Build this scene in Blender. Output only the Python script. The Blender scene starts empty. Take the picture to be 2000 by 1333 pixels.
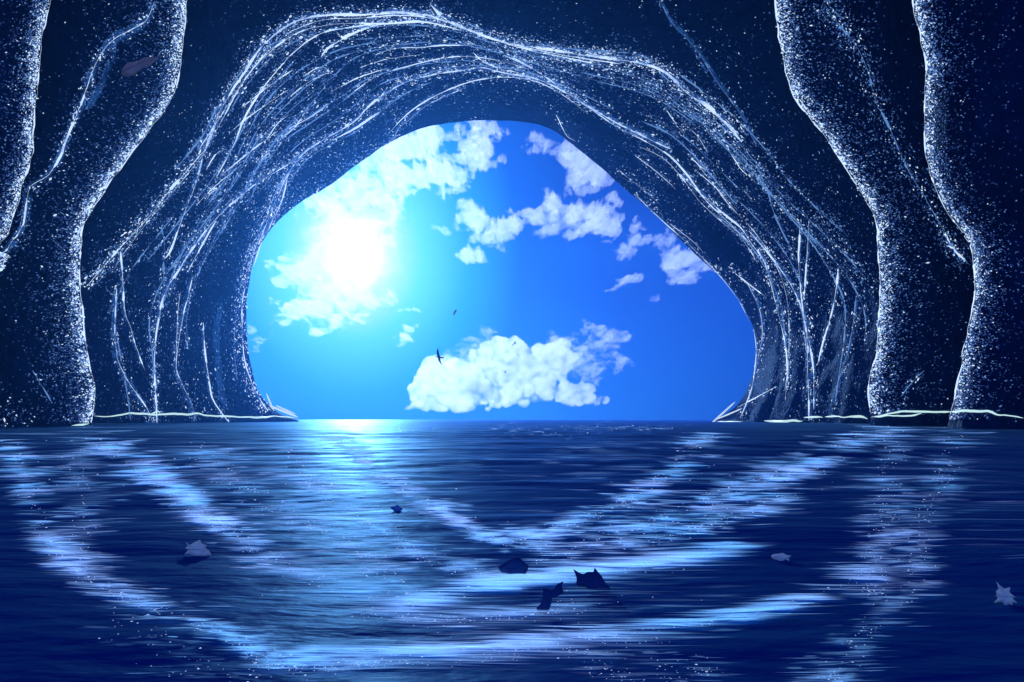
import bpy, math, random
import numpy as np
from mathutils import Vector
from mathutils.bvhtree import BVHTree

random.seed(7)
rng = np.random.default_rng(7)
scene = bpy.context.scene
col = scene.collection

# ------------------------------------------------------------------ camera frame
F, CX, HY, H = 1500.0, 1000.0, 818.0, 0.6      # focal length, centre column, horizon row of the photo, eye height (m)


def P(px, py, Y):
    return np.array([(px - CX) / F * Y, Y, H + (HY - py) / F * Y])


def raydir(px, py):
    return Vector(((px - CX) / F, 1.0, (HY - py) / F)).normalized()


# ------------------------------------------------------------------ noise
def _hash(ix, iy, iz, seed):
    h = (ix.astype(np.int64) * 374761393 + iy.astype(np.int64) * 668265263 + iz.astype(np.int64) * 2147483647 + seed * 1274126177) & 0xFFFFFFFF
    h = ((h ^ (h >> 13)) * 1274126177) & 0xFFFFFFFF
    h = ((h ^ (h >> 16)) * 2246822519) & 0xFFFFFFFF
    h = h ^ (h >> 15)
    return (h & 0xFFFFFF) / float(0xFFFFFF)


def vnoise(x, y, z, seed=0):
    x, y, z = np.broadcast_arrays(np.asarray(x, float), np.asarray(y, float), np.asarray(z, float))
    ix, iy, iz = np.floor(x), np.floor(y), np.floor(z)
    fx, fy, fz = x - ix, y - iy, z - iz
    u, v, w = [t * t * t * (t * (t * 6 - 15) + 10) for t in (fx, fy, fz)]
    r = 0
    for a in (0, 1):
        for b in (0, 1):
            for c in (0, 1):
                k = _hash(ix + a, iy + b, iz + c, seed)
                r = r + k * (u if a else 1 - u) * (v if b else 1 - v) * (w if c else 1 - w)
    return r * 2 - 1


def fbm(x, y, z=0.0, octv=4, seed=0, gain=0.5):
    s, a, n = 0, 1.0, 0
    f = 1.0
    for i in range(octv):
        s = s + a * vnoise(x * f + 17.3 * i, y * f - 9.1 * i, z * f + 3.7 * i, seed + i)
        n += a
        a *= gain
        f *= 2.03
    return s / n


def catmull(pts, step=4.0):
    p = np.array(pts, float)
    if len(p) == 2:
        n = max(2, int(np.linalg.norm(p[1] - p[0]) / step))
        t = np.linspace(0, 1, n)[:, None]
        return p[0] + (p[1] - p[0]) * t
    q = np.vstack([2 * p[0] - p[1], p, 2 * p[-1] - p[-2]])
    out = []
    for i in range(1, len(q) - 2):
        a, b, c, d = q[i - 1], q[i], q[i + 1], q[i + 2]
        n = max(2, int(np.linalg.norm(c - b) / step))
        t = np.linspace(0, 1, n, endpoint=False)[:, None]
        out.append(0.5 * ((2 * b) + (-a + c) * t + (2 * a - 5 * b + 4 * c - d) * t ** 2 + (-a + 3 * b - 3 * c + d) * t ** 3))
    out.append(p[-1][None])
    return np.vstack(out)


def resample(c, n):
    s = np.concatenate([[0], np.cumsum(np.linalg.norm(np.diff(c, axis=0), axis=1))])
    t = np.linspace(0, s[-1], n)
    return np.stack([np.interp(t, s, c[:, k]) for k in range(c.shape[1])], 1)


# ------------------------------------------------------------------ object helpers
def link(o, parent=None):
    col.objects.link(o)
    if parent is not None:
        o.parent = parent
    return o


def mesh_obj(name, verts, faces, mats, parent=None, smooth=True, midx=None):
    me = bpy.data.meshes.new(name)
    v = np.asarray(verts, np.float32)
    if isinstance(faces, np.ndarray):
        nf, k = faces.shape
        me.vertices.add(len(v))
        me.vertices.foreach_set('co', v.ravel())
        me.loops.add(nf * k)
        me.loops.foreach_set('vertex_index', faces.astype(np.int32).ravel())
        me.polygons.add(nf)
        me.polygons.foreach_set('loop_start', np.arange(0, nf * k, k, dtype=np.int32))
        me.polygons.foreach_set('loop_total', np.full(nf, k, np.int32))
    else:
        me.from_pydata([tuple(map(float, a)) for a in v], [], faces)
    me.update(calc_edges=True)
    me.validate()
    for m in (mats if isinstance(mats, (list, tuple)) else [mats]):
        me.materials.append(m)
    if midx is not None:
        me.polygons.foreach_set('material_index', np.asarray(midx, np.int32))
    me.polygons.foreach_set('use_smooth', np.full(len(me.polygons), smooth, bool))
    me.update()
    return link(bpy.data.objects.new(name, me), parent)


def tag(o, label=None, cat=None, group=None, kind=None):
    for k, v in (('label', label), ('category', cat), ('group', group), ('kind', kind)):
        if v:
            o[k] = v
    return o


def empty(name, loc=(0, 0, 0)):
    o = bpy.data.objects.new(name, None)
    o.location = loc
    return link(o)


def attr(o, name, vals):
    a = o.data.attributes.new(name, 'FLOAT', 'POINT')
    a.data.foreach_set('value', np.asarray(vals, np.float32))


def grid_faces(nr, nc, closed=False):
    r, c = np.meshgrid(np.arange(nr - 1), np.arange(nc if closed else nc - 1), indexing='ij')
    c2 = (c + 1) % nc
    return np.stack([r * nc + c, r * nc + c2, (r + 1) * nc + c2, (r + 1) * nc + c], -1).reshape(-1, 4)


# ------------------------------------------------------------------ materials
class NT:
    def __init__(s, name):
        s.m = bpy.data.materials.new(name)
        s.m.use_nodes = True
        s.t = s.m.node_tree
        s.t.nodes.clear()
        s.out = s.t.nodes.new('ShaderNodeOutputMaterial')

    def n(s, typ, **kw):
        x = s.t.nodes.new(typ)
        for k, v in kw.items():
            if k.startswith('i_'):
                x.inputs[k[2:].replace('_', ' ')].default_value = v
            else:
                setattr(x, k, v)
        return x

    def l(s, a, b):
        s.t.links.new(a, b)


def rgba(c):
    return (c[0], c[1], c[2], 1.0)


def mat_simple(name, base, rough=0.5, spec=0.5, emis=None, estr=0.0, sample=False):
    q = NT(name)
    b = q.n('ShaderNodeBsdfPrincipled')
    b.inputs['Base Color'].default_value = rgba(base)
    b.inputs['Roughness'].default_value = rough
    b.inputs['Specular IOR Level'].default_value = spec
    if emis:
        b.inputs['Emission Color'].default_value = rgba(emis)
        b.inputs['Emission Strength'].default_value = estr
    q.l(b.outputs[0], q.out.inputs[0])
    if emis and not sample:
        q.m.cycles.emission_sampling = 'NONE'
    return q.m


def mat_rock(name, c0, c1, scale=0.35, stretch=(1, 1, 1)):
    q = NT(name)
    tc = q.n('ShaderNodeTexCoord')
    mp = q.n('ShaderNodeMapping')
    mp.inputs['Scale'].default_value = stretch
    q.l(tc.outputs['Object'], mp.inputs[0])
    n1 = q.n('ShaderNodeTexNoise')
    n1.inputs['Scale'].default_value = scale
    n1.inputs['Detail'].default_value = 9
    n1.inputs['Roughness'].default_value = 0.62
    q.l(mp.outputs[0], n1.inputs['Vector'])
    cr = q.n('ShaderNodeValToRGB')
    cr.color_ramp.elements[0].position = 0.35
    cr.color_ramp.elements[0].color = rgba(c0)
    cr.color_ramp.elements[1].position = 0.7
    cr.color_ramp.elements[1].color = rgba(c1)
    q.l(n1.outputs[0], cr.inputs[0])
    n2 = q.n('ShaderNodeTexNoise')
    n2.inputs['Scale'].default_value = scale * 5
    n2.inputs['Detail'].default_value = 8
    q.l(mp.outputs[0], n2.inputs['Vector'])
    bp = q.n('ShaderNodeBump')
    bp.inputs['Strength'].default_value = 0.6
    bp.inputs['Distance'].default_value = 0.4
    q.l(n2.outputs[0], bp.inputs['Height'])
    d = q.n('ShaderNodeBsdfDiffuse')
    d.inputs['Roughness'].default_value = 0.6
    q.l(cr.outputs[0], d.inputs['Color'])
    g = q.n('ShaderNodeBsdfGlossy')
    g.inputs['Color'].default_value = (0.35, 0.6, 1.0, 1)
    g.inputs['Roughness'].default_value = 0.42
    m = q.n('ShaderNodeMixShader')
    m.inputs[0].default_value = 0.035
    for x in (d, g):
        q.l(bp.outputs[0], x.inputs['Normal'])
    q.l(d.outputs[0], m.inputs[1])
    q.l(g.outputs[0], m.inputs[2])
    q.l(m.outputs[0], q.out.inputs[0])
    return q.m


M_rock = mat_rock('cave_rock', (0.007, 0.021, 0.078), (0.020, 0.046, 0.13))
M_col = mat_rock('column_rock', (0.005, 0.015, 0.058), (0.017, 0.038, 0.11), 0.5, (1, 1, 0.6))
M_white = mat_simple('glowing_frost_white', (0.8, 0.85, 0.9), 0.3, 0.5, (0.66, 0.84, 1.0), 1.1)  # emission stands in for bright sparkle on ice and frost
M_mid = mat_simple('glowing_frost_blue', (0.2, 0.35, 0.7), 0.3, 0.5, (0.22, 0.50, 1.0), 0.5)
M_dim = mat_simple('glowing_frost_dim', (0.08, 0.15, 0.4), 0.35, 0.5, (0.13, 0.26, 0.75), 0.22)
q = NT('blue_ice')
tc = q.n('ShaderNodeTexCoord')
nz = q.n('ShaderNodeTexNoise')
nz.inputs['Scale'].default_value = 1.1
nz.inputs['Detail'].default_value = 6
nz.inputs['Roughness'].default_value = 0.7
q.l(tc.outputs['Object'], nz.inputs['Vector'])
mr = q.n('ShaderNodeMapRange')
mr.inputs['From Min'].default_value = 0.38
mr.inputs['From Max'].default_value = 0.68
mr.inputs['To Min'].default_value = 0.03
mr.inputs['To Max'].default_value = 0.75
q.l(nz.outputs[0], mr.inputs['Value'])
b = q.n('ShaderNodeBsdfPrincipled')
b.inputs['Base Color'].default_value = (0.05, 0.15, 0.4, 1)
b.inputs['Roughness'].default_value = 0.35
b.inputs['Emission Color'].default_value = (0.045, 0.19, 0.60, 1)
b.inputs['Emission Strength'].default_value = 0.5  # soft glow along the ridges put in as emission
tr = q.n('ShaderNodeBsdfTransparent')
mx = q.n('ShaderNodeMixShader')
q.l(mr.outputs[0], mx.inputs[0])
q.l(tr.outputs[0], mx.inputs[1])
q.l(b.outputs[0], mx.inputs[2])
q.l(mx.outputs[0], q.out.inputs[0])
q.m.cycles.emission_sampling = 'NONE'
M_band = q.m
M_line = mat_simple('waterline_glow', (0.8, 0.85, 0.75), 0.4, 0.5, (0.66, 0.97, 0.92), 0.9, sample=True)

# ------------------------------------------------------------------ cave wall: a tunnel lofted through rings of rock
O_c = [(172, 822), (165, 700), (163, 590), (200, 520), (290, 420), (370, 325), (412, 260), (445, 185), (510, 90), (590, 35), (700, 25),
       (820, 22), (920, 52), (1010, 82), (1120, 100), (1250, 120), (1345, 180), (1450, 272), (1540, 380), (1620, 460), (1690, 545),
       (1715, 600), (1712, 700), (1708, 822)]
I_c = [(455, 822), (450, 740), (448, 650), (455, 580), (480, 500), (520, 420), (580, 310), (690, 235), (760, 175), (850, 140), (940, 128),
       (1030, 140), (1110, 175), (1200, 230), (1310, 288), (1400, 390), (1465, 450), (1520, 530), (1545, 620), (1548, 720), (1540, 822)]
M_c = [(585, 822), (540, 803), (507, 768), (488, 705), (481, 640), (484, 570), (498, 505), (530, 447), (580, 400), (640, 365), (700, 320), (760, 280),
       (830, 250), (900, 238), (980, 236), (1060, 246), (1120, 285), (1200, 350), (1280, 420), (1350, 490), (1410, 545), (1450, 600),
       (1472, 650), (1475, 700), (1466, 745), (1440, 790), (1395, 822)]


def scaled(c, sx, sy):
    return [(CX + (x - CX) * sx, HY + (y - HY) * sy) for x, y in c]


NA = 300


def contour(c, Y, world_scale=None):
    q = resample(catmull(c, 6), NA)
    w = np.stack([(q[:, 0] - CX) / F * Y, np.full(NA, float(Y)), H + (HY - q[:, 1]) / F * Y], 1)
    lo = np.array([[w[0, 0], Y, -2.5]])
    hi = np.array([[w[-1, 0], Y, -2.5]])
    return np.vstack([lo, w, hi])


base = contour(scaled(O_c, 1.75, 1.5), 76)
rings = []
for Y, s in ((-6, 1.05), (18, 1.03), (45, 1.0)):
    r = base.copy()
    r[:, 0] *= s
    r[:, 2] *= s
    r[:, 1] = Y
    rings.append(r)
rings.append(base)
rings.append(contour(scaled(O_c, 1.18, 1.12), 85))
rings.append(contour(O_c, 92))
mid = [(a + b) / 2 for a, b in zip(contour(O_c, 105), contour(I_c, 105))]
rings.append(np.array(mid))
rings.append(contour(I_c, 118))
rings.append(contour(M_c, 150))
back = contour(scaled(M_c, 1.02, 1.02), 153)
rings.append(back)
rings.append(contour(scaled(M_c, 1.9, 1.9), 158))
rings = np.array(rings)
# densify along depth (Catmull-Rom through the rings)
segs = [4, 5, 5, 8, 16, 22, 22, 40, 6, 6]
rows = []
R = np.concatenate([[2 * rings[0] - rings[1]], rings, [2 * rings[-1] - rings[-2]]])
for i, n in enumerate(segs):
    a, b, c, d = R[i], R[i + 1], R[i + 2], R[i + 3]
    lin = i in (0, 1, 2, 8, 9)
    for t in np.linspace(0, 1, n, endpoint=False):
        if lin or i == 7:
            rows.append(b + (c - b) * t)
        else:
            rows.append(0.5 * ((2 * b) + (-a + c) * t * 0.6 + (2 * a - 5 * b + 4 * c - d) * t ** 2 * 0.0 + 0) * 0 + b + (c - b) * (t))
rows.append(R[-2])
G = np.array(rows)                                    # rows x angle x 3
nr, nc = G.shape[:2]
# relief: long folds that follow the arch, plus rubble
cen = np.array([0, 0, 12.0])
rad = G - cen
rad[..., 1] = 0
rad /= np.linalg.norm(rad, axis=-1, keepdims=True) + 1e-9
ang = np.linspace(0, 1, nc)[None, :].repeat(nr, 0)
Yv = G[..., 1]
sw = Yv + 9 * fbm(ang * 5, Yv * 0.02, 0, 2, 11)
folds = fbm(sw * 0.16, ang * 7, 0.0, 3, 21)
rub = fbm(G[..., 0] * 0.22, G[..., 1] * 0.22, G[..., 2] * 0.22, 5, 31)
amp = np.clip((151 - Yv) / 25, 0.22, 1.0)
disp = (folds * 1.3 + rub * 0.8) * amp
G = G + rad * disp[..., None]
cave = empty('cave_wall', (0, 92, 0))
tag(cave, 'dark blue cave wall arching over the round opening to the sea', 'cave wall', kind='thing')


def local(v, o):
    return np.asarray(v) - np.array(o.location)


Vc = G.reshape(-1, 3)
Fc = grid_faces(nr, nc)
rockc = mesh_obj('rock_face', local(Vc, cave), Fc, M_rock, cave)

# ------------------------------------------------------------------ rock columns
solids = [(cave, Vc, Fc)]


def column(left, right, Y, seed, label, ztop=64.0, depth=0.6):
    L = np.array(sorted(left, key=lambda p: p[1]), float)
    Rr = np.array(sorted(right, key=lambda p: p[1]), float)
    z = np.arange(-2.0, ztop, 0.30 * Y / 62)
    py = HY - (z - H) * F / Y

    def ip(A):
        c = catmull(A, 5)
        return np.interp(py, c[:, 1], c[:, 0])
    xl, xr = ip(L), ip(Rr)
    n = 150
    a = np.linspace(0, 2 * np.pi, n, endpoint=False)
    cx = ((xl + xr) / 2 - CX) / F * Y
    hw = (xr - xl) / 2 / F * Y
    ca, sa = np.cos(a)[None], np.sin(a)[None]
    X = cx[:, None] + hw[:, None] * ca
    YY = Y - np.minimum(hw * depth, 7.0)[:, None] * sa
    Z = np.repeat(z[:, None], n, 1)
    d = 0.45 * fbm(ca * 2.6 + 0 * Z, sa * 2.6, Z * 0.12, 4, seed) + 0.14 * fbm(X * 1.1, YY * 1.1, Z * 1.1, 3, seed + 5)
    X = X + ca * d * 0.8
    YY = YY - sa * d * 1.6
    V = np.stack([X, YY, Z], -1).reshape(-1, 3)
    Fa = grid_faces(len(z), n, True)
    root = empty('rock_column', (float(cx[0]), float(Y), 0))
    tag(root, label, 'rock column', 'rock columns standing before the cave arch', 'thing')
    mesh_obj('shaft', local(V, root), Fa, M_col, root)
    solids.append((root, V, Fa))
    return root


E1 = [(430, -700), (372, -120), (358, -20), (352, 60), (335, 150), (318, 185), (290, 225), (250, 280), (215, 330), (185, 380), (163, 412), (155, 440), (148, 490), (147, 540),
      (152, 600), (158, 660), (165, 700), (174, 740), (176, 770), (172, 800), (168, 825), (166, 900)]
E2 = [(150, -700), (85, -120), (72, -20), (62, 30), (55, 80), (52, 140), (50, 210), (48, 260), (38, 310), (22, 360), (5, 410), (-12, 450), (-60, 560), (-90, 700), (-90, 500)]
E3 = [(1480, -700), (1508, -120), (1517, -20), (1522, 40), (1535, 100), (1545, 140), (1570, 185), (1610, 235), (1650, 300), (1690, 365), (1718, 415), (1723, 470), (1727, 540),
      (1722, 620), (1718, 680), (1705, 730), (1700, 770), (1706, 810), (1710, 900)]
E4 = [(1730, -700), (1785, -120), (1798, -20), (1810, 40), (1820, 100), (1825, 160), (1823, 220), (1826, 270), (1835, 320), (1855, 370), (1885, 420), (1913, 460), (1920, 500),
      (1922, 550), (1918, 600), (1908, 640), (1900, 680), (1890, 740), (1880, 780), (1868, 820), (1855, 900)]
BL = column([(-300, -700), (-150, -20), (-90, 300), (-120, 500), (-140, 900)], E1, 62, 41,
            'broad rock column on the sun side whose frosted edge bows inward above the water')
AL = column([(-700, -700), (-500, -20), (-450, 300), (-420, 560), (-420, 900)], E2, 46, 51,
            'dark rock overhang cut by the frame beyond the broad sun side column')
BR = column(E3, [(2200, -700), (1930, -20), (1940, 200), (2010, 420), (2030, 560), (2010, 700), (1990, 900)], 62, 61,
            'rock column beside the shaded foot of the arch, leaning outward as it falls')
AR = column(E4, [(2700, -700), (2480, -20), (2450, 300), (2430, 560), (2430, 900)], 46, 71,
            'nearly black rock column at the edge of the photo, frost on its inner edge')

bvhs = [(o, BVHTree.FromPolygons([Vector(v) for v in V], [tuple(map(int, f)) for f in Fa])) for o, V, Fa in solids]
EYE = Vector((0, 0, H))


def cast(px, py):
    d = raydir(px, py)
    best = None
    for o, b in bvhs:
        loc, nor, idx, dist = b.ray_cast(EYE, d)
        if loc is not None and (best is None or dist < best[3]):
            if nor.dot(d) > 0:
                nor = -nor
            best = (o, loc, nor, dist)
    return best


# ------------------------------------------------------------------ veins of ice and glowing crests
def ribbons(px, width, lift, breaks=0.0, wob=0.35, seed=0, inward=None):
    """strips following a line over the rock: {owner: [(centres, normals, halfwidths)]}"""
    runs, cur, last = [], [], None
    s = 0.0
    for i, (x, y) in enumerate(px):
        h = cast(x, y)
        if i:
            s += math.dist(px[i], px[i - 1])
        nz = float(vnoise(s * 0.045, seed * 3.7, 0.5, seed))
        gap = breaks > 0 and nz < (breaks * 2 - 1) * 0.8
        ok = h is not None
        if ok and last is not None and (h[0] is not last[0] or abs(h[3] - last[3]) > 7):
            runs.append(cur)
            cur = []
        if not ok:
            runs.append(cur)
            cur, last = [], None
            continue
        w = width * (0.22 if gap else 1.0) * (1 + wob * float(vnoise(s * 0.03, 5.1, seed, 3))) * h[3] / F
        cur.append((h[0], h[1] + h[2] * lift * h[3] / F, h[2], w / 2))
        last = h
    runs.append(cur)
    return [r for r in runs if len(r) >= 6]


def strip_mesh(runs):
    V, Fq = [], []
    for r in runs:
        n = len(r)
        b0 = len(V)
        for i, (o, p, nrm, w) in enumerate(r):
            a = r[max(0, i - 1)][1]
            c = r[min(n - 1, i + 1)][1]
            t = (c - a)
            if t.length < 1e-6:
                t = Vector((0, 0, 1))
            t.normalize()
            side = t.cross(nrm).normalized()
            taper = min(1.0, 0.15 + min(i, n - 1 - i) * 0.22)
            w2 = w * taper
            for k, (u, hgt) in enumerate(((-1, -0.35), (-0.55, 0.25), (0, 0.45), (0.55, 0.25), (1, -0.35))):
                V.append(p + side * w2 * u + nrm * w2 * hgt)
        for i in range(n - 1):
            for k in range(4):
                Fq.append((b0 + i * 5 + k, b0 + i * 5 + k + 1, b0 + (i + 1) * 5 + k + 1, b0 + (i + 1) * 5 + k))
    return V, Fq


frost = {o.name: [] for o, _, _ in solids}             # owner -> list of flecks
ROOT = {o.name: o for o, _, _ in solids}


def add_fleck(px, py, length, thick, direction, level):
    h = cast(px, py)
    if h is None:
        return
    o, loc, nor, dist = h
    s = dist / F
    frost[o.name].append((loc + nor * thick * s * 0.3, nor, direction, length * s * 0.5, thick * s * 0.5, level))


def vein(pts, band=0.0, core=0.0, breaks=0.25, n=0, sig=6.0, side=0, lv=(0.3, 0.4, 0.3), horiz=False, size=0.85, corelev='white'):
    """band/core widths, n flecks per 100 px of line, sig spread in px, side -1/0/+1 (which side of the line)"""
    px = catmull(pts, 4)
    seed = int(abs(pts[0][0] * 7 + pts[0][1] * 13)) % 997
    parts = {}
    if band > 0:
        for r in ribbons(px, band, 1.0, 0.0, 0.45, seed):
            parts.setdefault(r[0][0].name, []).append(r)
    made = {}
    for own, rs in parts.items():
        for r in rs:
            V, Fq = strip_mesh([r])
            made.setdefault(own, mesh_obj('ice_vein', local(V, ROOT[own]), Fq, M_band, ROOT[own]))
    if core > 0:
        cp = {}
        for r in ribbons(px, core * 0.72, 3.0, min(.8, breaks + .06), 0.6, seed + 1):
            cp.setdefault(r[0][0].name, []).append(r)
        for own, rs in cp.items():
            par = made.get(own) or ROOT[own]
            m = M_white if corelev == 'white' else M_mid
            for r in rs:
                V, Fq = strip_mesh([r])
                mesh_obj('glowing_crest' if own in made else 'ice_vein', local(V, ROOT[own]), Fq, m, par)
    L = np.concatenate([[0], np.cumsum(np.linalg.norm(np.diff(px, axis=0), axis=1))])
    tot = int(n * 1.25 * L[-1] / 100)
    for it in range(int(tot * 1.55)):
        halo = it >= tot  # extra dim flecks paint a soft glow round the line
        s = random.uniform(0, L[-1])
        x, y = np.interp(s, L, px[:, 0]), np.interp(s, L, px[:, 1])
        x2, y2 = np.interp(s + 4, L, px[:, 0]), np.interp(s + 4, L, px[:, 1])
        if s + 4 > L[-1]:
            x2, y2 = x + (x - np.interp(s - 4, L, px[:, 0])), y + (y - np.interp(s - 4, L, px[:, 1]))
        tx, ty = x2 - x, y2 - y
        m = math.hypot(tx, ty) or 1
        nx, ny = -ty / m, tx / m
        if horiz:
            nx, ny = 1.0, 0.0
        if side == 0:
            d = random.gauss(0, sig)
        else:
            d = side * random.expovariate(1 / sig) + random.gauss(0, 2.5)
        d *= 1.7 if halo and side == 0 else 1.0
        cl = float(vnoise(s * 0.05, d * 0.08, 1.5, seed))
        if random.random() > 0.62 + 0.5 * cl:
            continue
        far = min(1.0, abs(d) / (sig * 2.2))
        r = random.random()
        lev = 0 if r < lv[0] * (1.5 - 1.3 * far) else (1 if r < (lv[0] + lv[1]) * (1.2 - 0.5 * far) else 2)
        if horiz:
            dr = (random.uniform(0.6, 1), random.gauss(0, .35))
            ln, th = random.uniform(1.6, 5.4), random.uniform(1.1, 2.4)
        else:
            dr = (tx / m + random.gauss(0, .5), ty / m + random.gauss(0, .5))
            ln, th = random.uniform(1.8, 5.6), random.uniform(1.2, 2.5)
        if halo:
            lev = 2 if random.random() < .75 else 1
        if lev == 0 and random.random() < 0.10:
            ln, th = ln * 1.8, th * 1.7
        add_fleck(x + nx * d, y + ny * d, ln * size, th * size, dr, lev)




def inset(e, d):
    """the visible outline of the column near the traced edge, moved inwards by d"""
    sg = -1 if d < 0 else 1
    out = []
    for x, y in catmull([p for p in e if -60 < p[1] < 845], 14):
        x0 = x + 8 * sg
        h = cast(x0, y)
        k = 0
        while h is None and k < 25:
            x0 += 2 * sg
            k += 1
            h = cast(x0, y)
        own = h[0] if h else None
        xo = x0
        while abs(xo - x0) < 60:
            g = cast(xo - 1.5 * sg, y)
            if g is None or g[0] is not own:
                break
            xo -= 1.5 * sg
        out.append((xo + (abs(d) - 2.5) * sg, y))
    return out


EDGE = dict(band=0, core=4.5, breaks=0.5, horiz=True)  # crest and flecks draw a glowing rim light down each column edge
vein(inset(E1, -5), n=620, sig=13, side=-1, lv=(.55, .35, .25), **EDGE)
vein(inset(E1, -14), n=230, sig=48, side=-1, lv=(.03, .2, .8), horiz=True)
vein(inset(E2, -5), n=520, sig=12, side=-1, lv=(.48, .35, .3), **EDGE)
vein(inset(E2, -8), n=170, sig=42, side=-1, lv=(.02, .18, .8), horiz=True)
vein(inset(E3, 5), n=600, sig=14, side=1, lv=(.5, .36, .3), **EDGE)
vein(inset(E3, 14), n=230, sig=48, side=1, lv=(.03, .2, .8), horiz=True)
vein(inset(E4, 5), n=500, sig=12, side=1, lv=(.4, .36, .3), **EDGE)
vein(inset(E4, 12), n=180, sig=42, side=1, lv=(.02, .18, .8), horiz=True)

DIM = dict(band=10, core=0, n=90, sig=9, lv=(.12, .35, .5))
vein([(300, 5), (285, 40), (255, 60), (225, 75), (205, 95), (185, 130), (170, 170), (160, 200), (145, 235), (130, 270), (115, 310), (90, 345), (60, 365),
      (52, 400), (45, 440), (20, 480), (2, 500)], band=13, core=4, breaks=.6, n=110, sig=9, lv=(.25, .4, .4))
vein([(225, 85), (212, 130), (190, 180), (170, 215)], band=9, n=30, sig=6, lv=(.1, .3, .6))
vein([(1610, 10), (1640, 50), (1670, 90), (1695, 145), (1710, 200), (1725, 225), (1745, 270), (1770, 330), (1800, 375), (1830, 430), (1850, 470), (1875, 500), (1895, 520)],
     band=0, core=4, breaks=.66, n=130, sig=13, lv=(.12, .35, .5), corelev='mid')
vein([(1600, 0), (1640, 40), (1690, 75)], n=150, sig=18, lv=(.1, .4, .5))
vein([(1845, 455), (1860, 485), (1885, 510)], core=4, breaks=.3, n=120, sig=6, lv=(.3, .4, .3))

ARCH = dict(band=15, core=6, breaks=.30, n=170, sig=10, lv=(.45, .35, .3))
vein([(165, 562), (200, 520), (235, 480), (290, 420), (330, 370), (370, 325), (400, 290)], band=0, core=5, breaks=.7, n=260, sig=11, lv=(.3, .4, .4))
vein([(395, 300), (412, 260), (425, 220), (445, 185), (475, 140), (510, 90), (550, 55), (590, 35), (640, 27), (700, 27), (760, 22), (820, 25), (860, 34)], **ARCH)
vein([(480, 140), (520, 100), (570, 75), (620, 60)], n=260, sig=16, lv=(.2, .4, .5))
vein([(840, 5), (870, 35), (920, 58), (970, 75), (1010, 85), (1060, 92), (1120, 102), (1180, 110), (1250, 122), (1300, 140), (1345, 180), (1390, 212), (1425, 245), (1450, 274)],
     band=16, core=8, breaks=.34, n=240, sig=11, lv=(.5, .3, .3))
vein([(1000, 92), (1100, 112), (1200, 126), (1300, 160), (1360, 210), (1420, 255)], n=230, sig=15, side=1, lv=(.2, .4, .5))
vein([(625, 110), (640, 92), (680, 68), (730, 48), (780, 42), (830, 40), (870, 45)], band=6, core=6, breaks=.3, n=190, sig=9, lv=(.5, .3, .3))
vein([(730, 105), (770, 92), (820, 90), (870, 86), (930, 86)], band=6, core=3.5, breaks=.25, n=60, sig=8)
vein([(505, 470), (520, 430), (545, 370), (560, 340), (580, 310), (600, 290), (640, 265), (690, 235), (720, 205), (760, 175), (800, 155), (850, 142), (900, 135),
      (940, 130), (985, 140), (1060, 155), (1105, 166)], band=18, core=5, breaks=.42, n=200, sig=9, lv=(.4, .4, .3))
vein([(650, 270), (690, 250), (740, 218)], core=4.5, breaks=.1, band=8)
vein([(985, 105), (1030, 125), (1070, 150), (1110, 178), (1150, 205), (1200, 235), (1250, 260), (1290, 280), (1315, 291)], band=15, core=5, breaks=.4, n=120, sig=8, lv=(.35, .45, .3))
vein([(925, 100), (945, 118), (980, 132), (1015, 140)], core=4, breaks=.2, n=80, sig=8)
vein([(508, 450), (490, 500), (479, 545), (470, 590), (470, 640), (474, 700), (486, 742), (503, 778), (522, 806)], band=10, core=4.5, breaks=.3, n=190, sig=9, lv=(.5, .35, .3))
vein([(560, 340), (548, 390), (525, 440), (505, 480), (492, 520)], band=8, core=4.5, breaks=.12, n=70, sig=8)
vein([(910, 168), (870, 185), (830, 205), (800, 230), (776, 250), (768, 268), (745, 287)], band=9, core=3, breaks=.5, n=70, sig=6, lv=(.3, .5, .3))
vein([(740, 288), (700, 322), (650, 360)], band=5, core=2.5, breaks=.5, n=60, sig=6, lv=(.2, .5, .3))
vein([(640, 366), (600, 398), (560, 428), (520, 475), (500, 500)], band=6, core=3.5, breaks=.3, n=150, sig=9, lv=(.35, .45, .3))
vein([(600, 290), (560, 320), (510, 350), (470, 380), (430, 415), (400, 450), (370, 490), (345, 530), (320, 570), (308, 620), (300, 680), (300, 740), (303, 800), (304, 828)],
     band=11, core=4.5, breaks=.42, n=130, sig=7, lv=(.4, .4, .3))
vein([(420, 430), (400, 465), (380, 500), (365, 530)], band=6, core=3.5, breaks=.4, n=60, sig=7)
vein([(395, 300), (385, 340), (375, 370), (360, 410), (345, 450), (330, 490), (318, 505)], band=10, core=5, breaks=.5, n=60, sig=7)
vein([(310, 430), (318, 470), (318, 510), (317, 560)], core=4, breaks=.55, n=40, sig=5, corelev='mid')
vein([(234, 490), (238, 545), (241, 608), (252, 640), (264, 680), (280, 724)], band=6, core=4, breaks=.5, n=60, sig=6)
vein([(226, 560), (222, 640), (224, 680), (230, 710), (245, 740), (265, 770), (285, 800), (296, 826)], band=12, core=4, breaks=.6, n=80, sig=8)
vein([(375, 535), (365, 580), (355, 620), (345, 680), (342, 720), (352, 748), (366, 778), (376, 803), (382, 822)], band=10, core=4, breaks=.5, n=80, sig=7)
vein([(350, 570), (345, 610), (343, 660), (341, 720)], core=3.5, breaks=.5, n=60, sig=5)
vein([(395, 630), (398, 680), (404, 730), (412, 775), (428, 803), (448, 828)], band=5, core=4.5, breaks=.3, n=50, sig=6)
vein([(432, 590), (422, 650), (425, 700), (432, 770), (445, 800)], band=14, n=30, sig=8)
vein([(400, 470), (430, 440), (465, 420)], n=120, sig=22, lv=(.15, .45, .5))
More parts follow.
